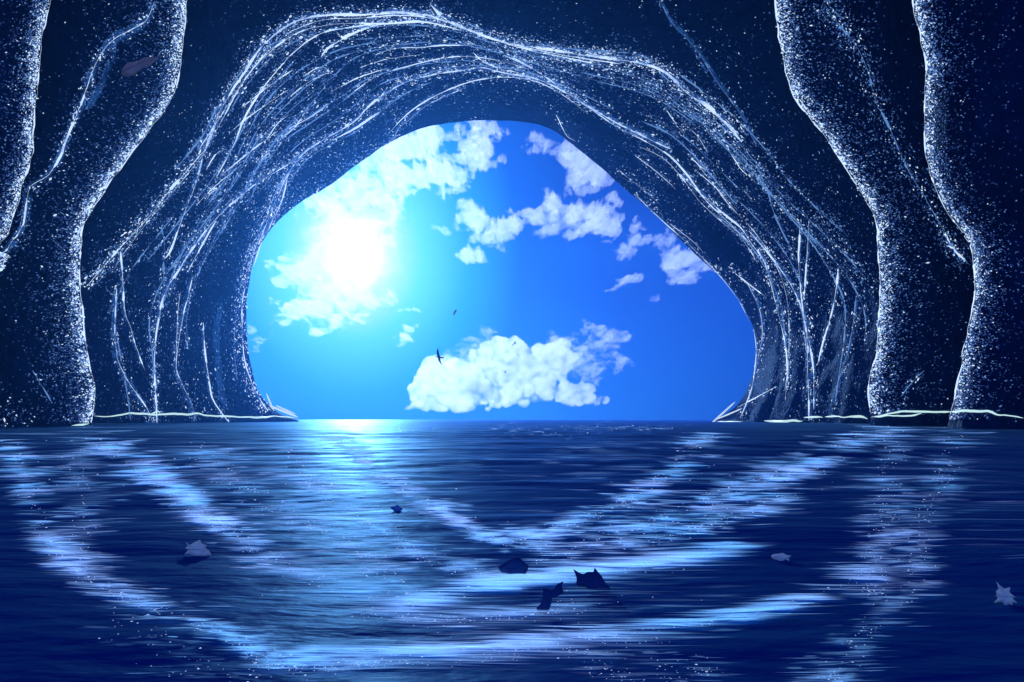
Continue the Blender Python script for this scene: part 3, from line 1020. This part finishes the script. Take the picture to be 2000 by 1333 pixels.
def cloud(label, blobs, Y, seed, amp=1.0, opac=0.8, thick=1.0, billow=False, veil=False):
    bl = np.array(blobs, float)
    x0, y0 = (bl[:, 0] - bl[:, 2] * 1.7).min(), (bl[:, 1] - bl[:, 3] * 1.7).min()
    x1, y1 = (bl[:, 0] + bl[:, 2] * 1.7).max(), (bl[:, 1] + bl[:, 3] * 1.7).max()
    st = 2.2
    xs, ys = np.arange(x0, x1, st), np.arange(y0, y1, st)
    gx, gy = np.meshgrid(xs, ys)
    wxp = gx + 16 * fbm(gx * .016, gy * .016, 0, 3, seed + 1)
    wyp = gy + 10 * fbm(gx * .016, gy * .020, 5, 3, seed + 2)
    f = np.zeros_like(gx)
    for cx_, cy_, rx, ry in blobs:
        f = f + 1.5 * np.exp(-1.15 * (((wxp - cx_) / rx) ** 2 + ((wyp - cy_) / ry) ** 2))
    f = 1 - np.exp(-f)
    n1 = fbm(wxp * .026, wyp * .038, 0, 6, seed + 7, 0.74)
    if billow:
        # heaped puffs: many rounded heads of several sizes over the mass
        r_ = np.random.default_rng(seed)
        puff = np.zeros_like(gx)
        ex, ey = gx + 5 * fbm(gx * .06, gy * .06, 0, 3, seed + 3), gy + 5 * fbm(gx * .06, gy * .06, 4, 3, seed + 4)
        for cx_, cy_, rx, ry in blobs:
            for _ in range(16):
                a_, q_ = r_.uniform(0, 2 * np.pi), np.sqrt(r_.uniform(0, 1)) * 1.0
                px_, py_ = cx_ + rx * q_ * np.cos(a_), cy_ + ry * q_ * np.sin(a_)
                pr = r_.uniform(.18, .48) * min(rx, ry) + 3
                e2 = ((ex - px_) ** 2 + (ey - py_) ** 2) / pr ** 2
                puff = np.maximum(puff, np.sqrt(np.clip(1 - e2, 0, 1)) * (pr / 18) ** .6 * r_.uniform(.7, 1.25))
        n2 = fbm(gx * .09, gy * .09, 2, 4, seed + 9, 0.6)
        dn = puff * 0.55 + 0.80 * f - 0.52 + amp * 0.36 * n1 - np.clip((gy - 786) / 30, 0, 2) * 0.62
        body = np.clip(dn, 0, 1.2) * (1 + 1.0 * n2)
    else:
        n2 = n1
        dn = f - 0.43 + amp * 1.75 * n1
        body = np.clip(dn, 0, 1.1) ** 1.6 * 1.35 * (1 + 0.8 * n2)
    # an even veil of vapour before the sun
    hole = np.hypot(gx - SUNPX[0], gy - SUNPX[1])
    if veil:
        g_ = np.exp(-np.clip((hole + 60 * fbm(gx * .014, gy * .014, 3, 5, seed + 20, .7) - 12) / 50, 0, 9) ** 2.0)
        body = body * (1 - g_) + (0.55 + 0.30 * n1) * g_
        dn = np.maximum(dn, 0.6 * g_ - 0.02)
    al = np.clip(dn / 0.42, 0, 1)
    th = body * 110 / F * Y * 0.5
    th = np.where(dn > 0, np.maximum(th, 0.01 / F * Y), 0.005 / F * Y)
    msk = dn > -0.02
    keep = drop_small(msk[:-1, :-1] & msk[1:, :-1] & msk[:-1, 1:] & msk[1:, 1:], 45 if opac > .45 else 500)
    ny, nx = gx.shape
    id_ = np.arange(nx * ny).reshape(ny, nx)
    fr = np.stack([id_[:-1, :-1], id_[:-1, 1:], id_[1:, 1:], id_[1:, :-1]], -1)[keep]
    Wx, Wz = (gx - CX) / F * Y, H + (HY - gy) / F * Y
    Vf = np.stack([Wx, Y - th, Wz], -1).reshape(-1, 3)
    Vb = np.stack([Wx, Y + th * 0.6 + 0.002 / F * Y, Wz], -1).reshape(-1, 3)
    V = np.concatenate([Vf, Vb])
    ed = np.concatenate([fr[:, [k, (k + 1) % 4]] for k in range(4)])
    key = ed.min(1).astype(np.int64) * (nx * ny) + ed.max(1)
    _, first, cnt = np.unique(key, return_index=True, return_counts=True)
    rim = ed[first[cnt == 1]]
    side = np.stack([rim[:, 1], rim[:, 0], rim[:, 0] + nx * ny, rim[:, 1] + nx * ny], 1)
    Fq = np.concatenate([fr, fr[:, ::-1] + nx * ny, side])[:, ::-1]
    A = np.concatenate([al.ravel(), al.ravel()])
    used = np.zeros(len(V), bool)
    used[Fq.ravel()] = True
    mp_ = np.cumsum(used) - 1
    cen_ = np.array([np.mean(bl[:, 0]), np.mean(bl[:, 1])])
    org = P(cen_[0], cen_[1], Y)
    o_ = mesh_obj('cloud', V[used] - org, mp_[Fq], vapour('cloud_vapour', 1.6 * opac / (110 * 0.5 * 1.6 / F * Y) * thick, 0.035 if not billow else 0.13, 0.6 if not billow else 0.68))
    o_.location = org
    attr(o_, 'vapour', A[used])
    tag(o_, label, 'cloud', 'clouds in the sky beyond the opening')
    return o_


cloud('bright broken cloud band curving from the top of the opening down to the sun',
      [(850, 270, 60, 26), (960, 252, 40, 16), (770, 300, 55, 34), (720, 350, 60, 36), (800, 350, 50, 34), (860, 340, 38, 30), (905, 370, 26, 24), (660, 400, 45, 36), (730, 400, 50, 30),
       (700, 345, 70, 36), (780, 330, 60, 36), (870, 300, 50, 26), (940, 300, 26, 24), (955, 325, 18, 12), (915, 275, 35, 20), (830, 390, 35, 16)], 3600, 201, .95, .62)
cloud('dazzling white cloud mass spread over the sun',
      [(640, 500, 48, 36), (690, 500, 55, 50), (700, 575, 44, 36), (640, 580, 55, 34), (585, 610, 42, 26), (660, 620, 40, 24), (610, 640, 40, 14), (700, 440, 60, 44), (620, 540, 40, 24), (560, 625, 24, 16),
       (740, 400, 60, 36), (680, 390, 50, 34), (720, 620, 22, 14)], 3400, 211, .75, 1.1, veil=True)
cloud('small ragged cloud pair between the sun and the rock',
      [(555, 545, 26, 18), (535, 590, 22, 14), (560, 600, 18, 12), (548, 525, 16, 9), (565, 467, 12, 6)], 3500, 221, .9, .62)
cloud('wide pale cloud drifting across the middle of the upper sky',
      [(940, 440, 55, 30), (1000, 450, 60, 30), (1070, 440, 60, 36), (1140, 440, 55, 36), (1190, 440, 32, 34), (915, 495, 28, 13), (880, 450, 22, 10), (1110, 395, 60, 26), (1200, 470, 24, 14), (910, 400, 20, 12)], 3800, 231, .85, .55)
cloud('faint grey violet cloud below the shaded rim of the arch', [(1140, 320, 42, 34), (1160, 350, 38, 26), (1120, 355, 32, 20), (1060, 285, 36, 13), (1075, 300, 20, 9)], 4000, 241, .8, .46)
cloud('ragged cloud trailing along the shaded rim of the opening',
      [(1265, 470, 38, 26), (1225, 495, 28, 14), (1310, 470, 32, 18), (1350, 505, 34, 22), (1385, 520, 22, 16), (1320, 505, 22, 22), (1335, 545, 24, 14), (1298, 580, 24, 13), (1250, 440, 18, 14)], 3900, 251, .9, .52)
cloud('tiny wispy cloud in open blue below the ragged trail', [(1215, 545, 26, 9), (1190, 565, 20, 7), (1235, 537, 12, 6)], 3900, 261, 1.0, .5)
cloud('thin speckled wisp between the sun and the cumulus bank', [(797, 660, 13, 12), (800, 690, 10, 10), (800, 640, 10, 6), (785, 680, 8, 8)], 4100, 271, 1.1, .46)
cloud('pale cloud peeping out from behind the sunlit rock edge', [(500, 665, 20, 18), (510, 685, 16, 14), (490, 645, 12, 10)], 3700, 281, .8, .5)
cloud('towering white cumulus bank standing low over the horizon',
      [(985, 700, 52, 44), (940, 725, 55, 40), (1090, 690, 34, 28), (1060, 715, 50, 34), (870, 730, 50, 34), (850, 765, 55, 30), (940, 770, 80, 34), (1040, 770, 70, 30), (820, 796, 45, 13),
       (900, 792, 80, 18), (1120, 770, 45, 22), (1150, 782, 38, 12), (1000, 690, 24, 26), (845, 745, 30, 24)], 5200, 291, .9, .85, 1.0, True)
cloud('hazy blue cloud veil rising behind the shaded end of the cumulus bank',
      [(1150, 680, 55, 38), (1190, 665, 26, 22), (1080, 670, 40, 24), (1150, 730, 50, 30), (1200, 700, 30, 24)], 6500, 301, .75, .42)
cloud('faint round cloud veil behind the sunny top of the cumulus bank', [(905, 685, 42, 32), (935, 668, 32, 18), (870, 700, 24, 20)], 6600, 311, .6, .44)


# ------------------------------------------------------------------ seabirds
M_bird = mat_simple('bird_plumage', (0.03, 0.05, 0.09), 0.7, 0.2)


def bird(px, py, Y, span, roll, yaw, pitch, dihedral, sweep, label):
    """one continuous body: spindle trunk with head and tail, two tapering bent wings"""
    sec = []
    V, Fq = [], []

    def ringv(c, rx, rz, n=8):
        b0 = len(V)
        for j in range(n):
            a_ = 2 * math.pi * j / n
            V.append((c[0] + rx * math.cos(a_), c[1], c[2] + rz * math.sin(a_)))
        return b0
    prof = [(.30, .004, .004, 0), (.265, .012, .012, 0), (.235, .03, .03, .004), (.19, .032, .032, .004), (.14, .042, .042, 0), (.04, .056, .052, -.004), (-.08, .048, .044, -.002), (-.18, .028, .022, 0),
            (-.26, .04, .008, 0), (-.34, .055, .004, 0)]
    st = [ringv((0, y_, dz), rx, rz) for y_, rx, rz, dz in prof]
    for i in range(len(st) - 1):
        for j in range(8):
            Fq.append((st[i] + j, st[i] + (j + 1) % 8, st[i + 1] + (j + 1) % 8, st[i + 1] + j))
    Fq += [tuple(range(st[0], st[0] + 8)), tuple(range(st[-1] + 7, st[-1] - 1, -1))]
    for sg in (-1, 1):
        w = []
        for u, ch, th_ in ((.02, .19, .03), (.12, .19, .022), (.25, .17, .016), (.36, .12, .010), (.46, .065, .006), (.5, .012, .003)):
            x = sg * u
            zz = dihedral * (u if u < .25 else .25 - (u - .25) * .35) * 1.2
            yy_ = .05 + (.14 * min(u, .22) / .22) - sweep * max(0, u - .22)
            b0 = len(V)
            for cy_, cz in ((ch * .45, 0), (ch * .2, th_ / 2), (-ch * .55, th_ * .1), (ch * .2, -th_ / 2)):
                V.append((x, yy_ + cy_ - .03, zz + cz))
            w.append(b0)
        for i in range(len(w) - 1):
            for j in range(4):
                f_ = (w[i] + j, w[i] + (j + 1) % 4, w[i + 1] + (j + 1) % 4, w[i + 1] + j)
                Fq.append(f_ if sg > 0 else f_[::-1])
        Fq.append(tuple(range(w[-1], w[-1] + 4)))
        Fq.append(tuple(range(w[0], w[0] + 4)))
    V = np.array(V) * span
    o_ = mesh_obj('seabird', V, Fq, M_bird)
    o_.location = P(px, py, Y)
    o_.rotation_euler = (pitch, roll, yaw)
    tag(o_, label, 'bird', 'seabirds flying before the cumulus bank')


bird(858, 698, 62, 1.45, math.radians(64), math.radians(68), math.radians(20), .25, .55, 'largest dark seabird banking steeply with wings spread, beside the cumulus edge')
bird(986, 728, 120, 1.35, math.radians(-8), math.radians(25), math.radians(12), .75, .7, 'small seabird with wings raised in a shallow V before the white cloud')
bird(1012, 694, 170, 1.1, math.radians(20), math.radians(70), math.radians(10), .6, .8, 'tiniest seabird, a dark speck against the bright cumulus top')
bird(1006, 672, 150, 1.5, math.radians(-48), math.radians(40), math.radians(10), .4, .5, 'faint blue seabird gliding just above the cumulus top')

# ------------------------------------------------------------------ leaves and a feather


def leaf_mat(name, c, trans=0.3):
    q = NT(name)
    tc_ = q.n('ShaderNodeTexCoord')
    nz_ = q.n('ShaderNodeTexNoise')
    nz_.inputs['Scale'].default_value = 40
    q.l(tc_.outputs['Object'], nz_.inputs['Vector'])
    cr = q.n('ShaderNodeValToRGB')
    cr.color_ramp.elements[0].color = rgba([k * .8 for k in c])
    cr.color_ramp.elements[1].color = rgba([min(1, k * 1.15) for k in c])
    q.l(nz_.outputs[0], cr.inputs[0])
    d = q.n('ShaderNodeBsdfPrincipled')
    d.inputs['Roughness'].default_value = .6
    q.l(cr.outputs[0], d.inputs['Base Color'])
    t_ = q.n('ShaderNodeBsdfTranslucent')
    q.l(cr.outputs[0], t_.inputs[0])
    m_ = q.n('ShaderNodeMixShader')
    m_.inputs[0].default_value = trans
    q.l(d.outputs[0], m_.inputs[1])
    q.l(t_.outputs[0], m_.inputs[2])
    q.l(m_.outputs[0], q.out.inputs[0])
    return q.m


M_dark = leaf_mat('wet_dark_leaf', (.06, .12, .26), .3)
M_faint = leaf_mat('faint_leaf', (.2, .4, .8), .8)
M_pale = leaf_mat('pale_leaf', (.8, .92, .95), .6)
M_grey = leaf_mat('grey_leaf', (.66, .58, .48), .5)


def leaf(name, outline, Y, mat, label, tilt=55, vein_line=None, group=None, lift=0.0, curl=0.12, cat='leaf'):
    """outline in photo pixels; the blade is a thin curled solid leaning back by its tilt"""
    ol = np.array(outline, float)
    c0 = ol.mean(0)
    bottom = ol[:, 1].max()
    zw = 0.0
    if group:
        for _ in range(12):
            xw = (c0[0] - CX) / F * Y
            zw = float(wave(np.array([xw]), np.array([Y]), np.array([max(Y * .0085, 2 * (Y * .95 + 2.5) / ncol)]))[0]) - 0.006
            Y = .5 * Y + .5 * (H - zw) * F / (bottom - HY)
    s = Y / F
    ct = math.tan(math.radians(90 - tilt))
    ring0 = resample(np.vstack([catmull(np.vstack([ol, ol[:1]]), 2) * .35 + resample(np.vstack([ol, ol[:1]]), len(catmull(np.vstack([ol, ol[:1]]), 2))) * .65]), 72)[:-1]
    n = len(ring0)
    size = np.abs(ol - c0).max()

    def to3(q_, off):
        x = (q_[:, 0] - c0[0]) * s
        z = (bottom - q_[:, 1]) * s
        r2 = ((q_ - c0) ** 2).sum(1) / size ** 2
        yv = z * ct + curl * size * s * r2 + 0.06 * size * s * np.sin(q_[:, 0] * .2) + off
        return np.stack([x, yv, z], 1)
    V, Fq = [], []
    th = 0.012 * size * s
    for sgn in (-1, 1):
        b0 = len(V)
        V += list(to3(c0[None], sgn * th))
        for k in (.5, 1.0):
            V += list(to3(c0 + (ring0 - c0) * k, sgn * th * (1 if k < 1 else .3)))
        for i in range(n):
            j = (i + 1) % n
            fs = [(b0, b0 + 1 + i, b0 + 1 + j), (b0 + 1 + i, b0 + 1 + n + i, b0 + 1 + n + j, b0 + 1 + j)]
            Fq += [f if sgn < 0 else f[::-1] for f in fs]
    half_ = 1 + 2 * n
    for i in range(n):
        j = (i + 1) % n
        Fq.append((1 + n + i, half_ + 1 + n + i, half_ + 1 + n + j, 1 + n + j))
    o_ = mesh_obj(name, V, Fq, mat)
    o_.location = P(c0[0], bottom, Y)
    o_.location.z += lift
    tag(o_, label, cat, group)
    # midrib and stalk as a part
    a_, b_ = (np.array(vein_line, float) if vein_line else np.array([c0 - [size * .7, 0], c0 + [size * .8, 2]]))
    ln = a_ + (b_ - a_) * np.linspace(0, 1, 12)[:, None]
    c3 = to3(ln, -th * 1.4)
    V2, F2 = [], []
    for i, p in enumerate(c3):
        w_ = .025 * size * s * (1.2 - i / 14)
        for dx, dz in ((w_, 0), (0, w_), (-w_, 0), (0, -w_)):
            V2.append((p[0] + dx * .5, p[1] - abs(dx) * .1, p[2] + dz))
    for i in range(11):
        for j in range(4):
            F2.append((i * 4 + j, i * 4 + (j + 1) % 4, (i + 1) * 4 + (j + 1) % 4, (i + 1) * 4 + j))
    mesh_obj('midrib', V2, F2, mat, o_)
    return o_


def Yw(py):
    return H * F / (py - HY)


GL = 'leaves floating on the water'
leaf('leaf', [(972, 1112), (985, 1104), (994, 1098), (1000, 1096), (1008, 1094), (1018, 1097), (1026, 1104), (1033, 1108), (1031, 1116), (1026, 1124), (1027, 1130), (1012, 1130), (1006, 1132), (996, 1130),
              (998, 1124), (986, 1122), (978, 1120)], Yw(1132), M_dark, 'dark rounded leaf floating where the deep blue wedge of water ends', group=GL)
leaf('leaf', [(1122, 1118), (1131, 1124), (1142, 1127), (1150, 1122), (1165, 1122), (1164, 1114), (1172, 1124), (1178, 1130), (1184, 1142), (1194, 1152), (1190, 1158), (1174, 1158), (1158, 1159), (1148, 1150),
              (1134, 1148), (1126, 1144), (1128, 1134)], Yw(1160), M_dark, 'dark jagged leaf with an ear-like point, lying on the bright reflected streak', group=GL)
leaf('leaf', [(1062, 1156), (1076, 1160), (1084, 1158), (1090, 1150), (1104, 1146), (1100, 1154), (1103, 1166), (1090, 1170), (1080, 1172), (1078, 1182), (1074, 1192), (1070, 1198), (1062, 1204), (1052, 1203),
              (1050, 1196), (1048, 1190), (1056, 1184), (1060, 1172)], Yw(1205), M_dark, 'dark torn leaf bent upright, lowest of the dark leaves', group=GL)
leaf('leaf', [(760, 991), (769, 990), (775, 987), (780, 991), (786, 995), (781, 1000), (773, 1001), (765, 996)], Yw(1002), M_faint, 'small faint dark leaf on the inner reflected streak', group=GL)
leaf('leaf', [(353, 1063), (364, 1067), (372, 1063), (381, 1058), (386, 1065), (400, 1068), (396, 1072), (403, 1076), (408, 1082), (410, 1086), (398, 1089), (384, 1088), (370, 1084), (356, 1084), (364, 1078),
              (354, 1073), (360, 1070)], Yw(1090), M_pale, 'pale blue ragged leaf floating on the sun side of the water', group=GL)
leaf('leaf', [(1509, 1089), (1514, 1085), (1524, 1084), (1532, 1082), (1540, 1086), (1550, 1088), (1542, 1092), (1545, 1098), (1538, 1094), (1530, 1095), (1528, 1099), (1520, 1095), (1512, 1093)],
     Yw(1100), M_pale, 'small pale fish-shaped leaf on dark blue water', group=GL)
leaf('leaf', [(1966, 1143), (1970, 1150), (1976, 1155), (1984, 1154), (1991, 1153), (1984, 1162), (1993, 1170), (1986, 1172), (1992, 1181), (1983, 1178), (1979, 1186), (1973, 1180), (1966, 1185), (1962, 1178),
              (1946, 1180), (1957, 1172), (1958, 1160), (1964, 1156)], Yw(1188), M_pale, 'pale star-shaped leaf beside the darkest column', group=GL)
leaf('leaf', [(231, 131), (244, 119), (262, 111), (282, 103), (303, 97), (292, 112), (284, 126), (272, 136), (256, 146), (246, 150), (236, 146)], 9.0, M_grey,
     'grey leaf falling in front of the broad rock column', tilt=70, vein_line=[(233, 140), (300, 99)])
fe = leaf('feather', [(885, 615), (886, 609), (889, 605), (892, 604), (891, 609), (888, 614), (886, 617)], 14.0, M_pale, 'tiny white feather drifting below the sun', tilt=80, vein_line=[(885, 617), (891, 604)], cat='feather')

# ------------------------------------------------------------------ light
sd = Vector(((SUNPX[0] - CX) / F, 1.0, (HY - SUNPX[1]) / F)).normalized()
sun = bpy.data.lights.new('sun', 'SUN')
sun.energy = 5.0
sun.angle = math.radians(0.5)
sun.color = (0.72, 0.86, 1.0)
so = link(bpy.data.objects.new('sun', sun))
so.rotation_euler = sd.to_track_quat('Z', 'Y').to_euler()

w = bpy.data.worlds.new('World')
scene.world = w
w.use_nodes = True
nt = w.node_tree
nt.nodes.clear()
N = lambda t, **k: (lambda x: [setattr(x, a, b) for a, b in k.items()] and x or x)(nt.nodes.new(t))
lk = nt.links.new
geo = N('ShaderNodeTexCoord')
sep = N('ShaderNodeSeparateXYZ')
nrmz = N('ShaderNodeVectorMath', operation='NORMALIZE')
lk(geo.outputs['Generated'], nrmz.inputs[0])
lk(nrmz.outputs[0], sep.inputs[0])
sub = N('ShaderNodeVectorMath', operation='SUBTRACT')
lk(nrmz.outputs[0], sub.inputs[0])
sub.inputs[1].default_value = sd
scl = N('ShaderNodeVectorMath', operation='MULTIPLY')
lk(sub.outputs[0], scl.inputs[0])
scl.inputs[1].default_value = (1.0, 1.0, 0.82)
dist = N('ShaderNodeVectorMath', operation='LENGTH')
lk(scl.outputs[0], dist.inputs[0])
cr = N('ShaderNodeValToRGB')
e = cr.color_ramp.elements
dv = N('ShaderNodeMath', operation='DIVIDE')
lk(dist.outputs['Value'], dv.inputs[0])
dv.inputs[1].default_value = 2.0
lk(dv.outputs[0], cr.inputs[0])
stops = [(0.0, (4.0, 4.0, 4.0)), (0.010, (2.2, 2.2, 2.2)), (0.020, (0.9, 1.15, 1.25)), (0.042, (0.22, 0.95, 1.15)), (0.072, (0.03, 0.40, 0.92)), (0.105, (0.003, 0.075, 0.46)),
         (0.17, (0.001, 0.010, 0.24)), (0.27, (0.001, 0.010, 0.22)), (0.50, (0.008, 0.065, 0.52)), (1.0, (0.011, 0.08, 0.62))]
for i, (p, c) in enumerate(stops):
    x = e[i] if i < 2 else e.new(p)
    x.position = p
    x.color = rgba(c)
# paler azure towards the horizon
mr = N('ShaderNodeMapRange')
mr.inputs['From Min'].default_value = 0.0
mr.inputs['From Max'].default_value = 0.16
mr.inputs['To Min'].default_value = 0.55
mr.inputs['To Max'].default_value = 0.0
lk(sep.outputs['Z'], mr.inputs['Value'])
mr2 = N('ShaderNodeMapRange')
mr2.inputs['From Min'].default_value = 0.08
mr2.inputs['From Max'].default_value = 0.65
mr2.inputs['To Min'].default_value = 1.0
mr2.inputs['To Max'].default_value = 0.0
lk(dist.outputs['Value'], mr2.inputs['Value'])
mm = N('ShaderNodeMath', operation='MULTIPLY')
lk(mr.outputs[0], mm.inputs[0])
lk(mr2.outputs[0], mm.inputs[1])
mixh = N('ShaderNodeMix', data_type='RGBA')
lk(mm.outputs[0], mixh.inputs[0])
lk(cr.outputs[0], mixh.inputs[6])
mixh.inputs[7].default_value = (0.008, 0.30, 0.95, 1)
# below the horizon: deep water blue
mr3 = N('ShaderNodeMapRange')
mr3.inputs['From Min'].default_value = -0.02
mr3.inputs['From Max'].default_value = 0.0
lk(sep.outputs['Z'], mr3.inputs['Value'])
mixb = N('ShaderNodeMix', data_type='RGBA')
lk(mr3.outputs[0], mixb.inputs[0])
mixb.inputs[6].default_value = (0.003, 0.02, 0.1, 1)
lk(mixh.outputs[2], mixb.inputs[7])
bg = N('ShaderNodeBackground')
lk(mixb.outputs[2], bg.inputs[0])
bg.inputs[1].default_value = 1.0
sky = N('ShaderNodeTexSky')
sky.sky_type = 'NISHITA'
sky.sun_disc = False
sky.sun_elevation = math.asin(sd.z)
sky.sun_rotation = math.atan2(sd.x, sd.y)
tint = N('ShaderNodeMix', data_type='RGBA', blend_type='MULTIPLY')
tint.inputs[0].default_value = 1.0
lk(sky.outputs[0], tint.inputs[6])
tint.inputs[7].default_value = (0.006, 0.035, 0.30, 1)
bg2 = N('ShaderNodeBackground')
lk(tint.outputs[2], bg2.inputs[0])
bg2.inputs[1].default_value = 0.05
ad = N('ShaderNodeAddShader')
lk(bg.outputs[0], ad.inputs[0])
lk(bg2.outputs[0], ad.inputs[1])
wo = N('ShaderNodeOutputWorld')
lk(ad.outputs[0], wo.inputs[0])

# ------------------------------------------------------------------ the blue air
q = NT('blue_air')
pv = q.n('ShaderNodeVolumePrincipled')
pv.inputs['Color'].default_value = (0.05, 0.30, 1.0, 1)
pv.inputs['Density'].default_value = 0.0010
pv.inputs['Anisotropy'].default_value = 0.74
q.l(pv.outputs[0], q.out.inputs['Volume'])
bx = [(x, y, z) for x in (-2000, 2000) for y in (-90, 500) for z in (-4, 112)]
haze = mesh_obj('haze', bx, [(0, 1, 3, 2), (4, 6, 7, 5), (0, 4, 5, 1), (2, 3, 7, 6), (0, 2, 6, 4), (1, 5, 7, 3)], q.m, smooth=False)
tag(haze, kind='stuff')

# ------------------------------------------------------------------ camera and render settings
cam = bpy.data.cameras.new('camera')
cam.sensor_width = 36
cam.lens = F / 2000 * 36
cam.shift_y = (HY - 666.5) / 2000
cam.clip_start = 0.05
cam.clip_end = 200000
co = link(bpy.data.objects.new('camera', cam))
co.location = (0, 0, H)
co.rotation_euler = (math.pi / 2, 0, 0)
scene.camera = co
scene.view_settings.view_transform = 'Standard'
scene.view_settings.look = 'None'
scene.view_settings.exposure = 0
scene.view_settings.gamma = 1
scene.cycles.use_denoising = True
scene.cycles.transparent_max_bounces = 24
scene.cycles.max_bounces = 8
scene.cycles.volume_bounces = 2
scene.cycles.sample_clamp_indirect = 4
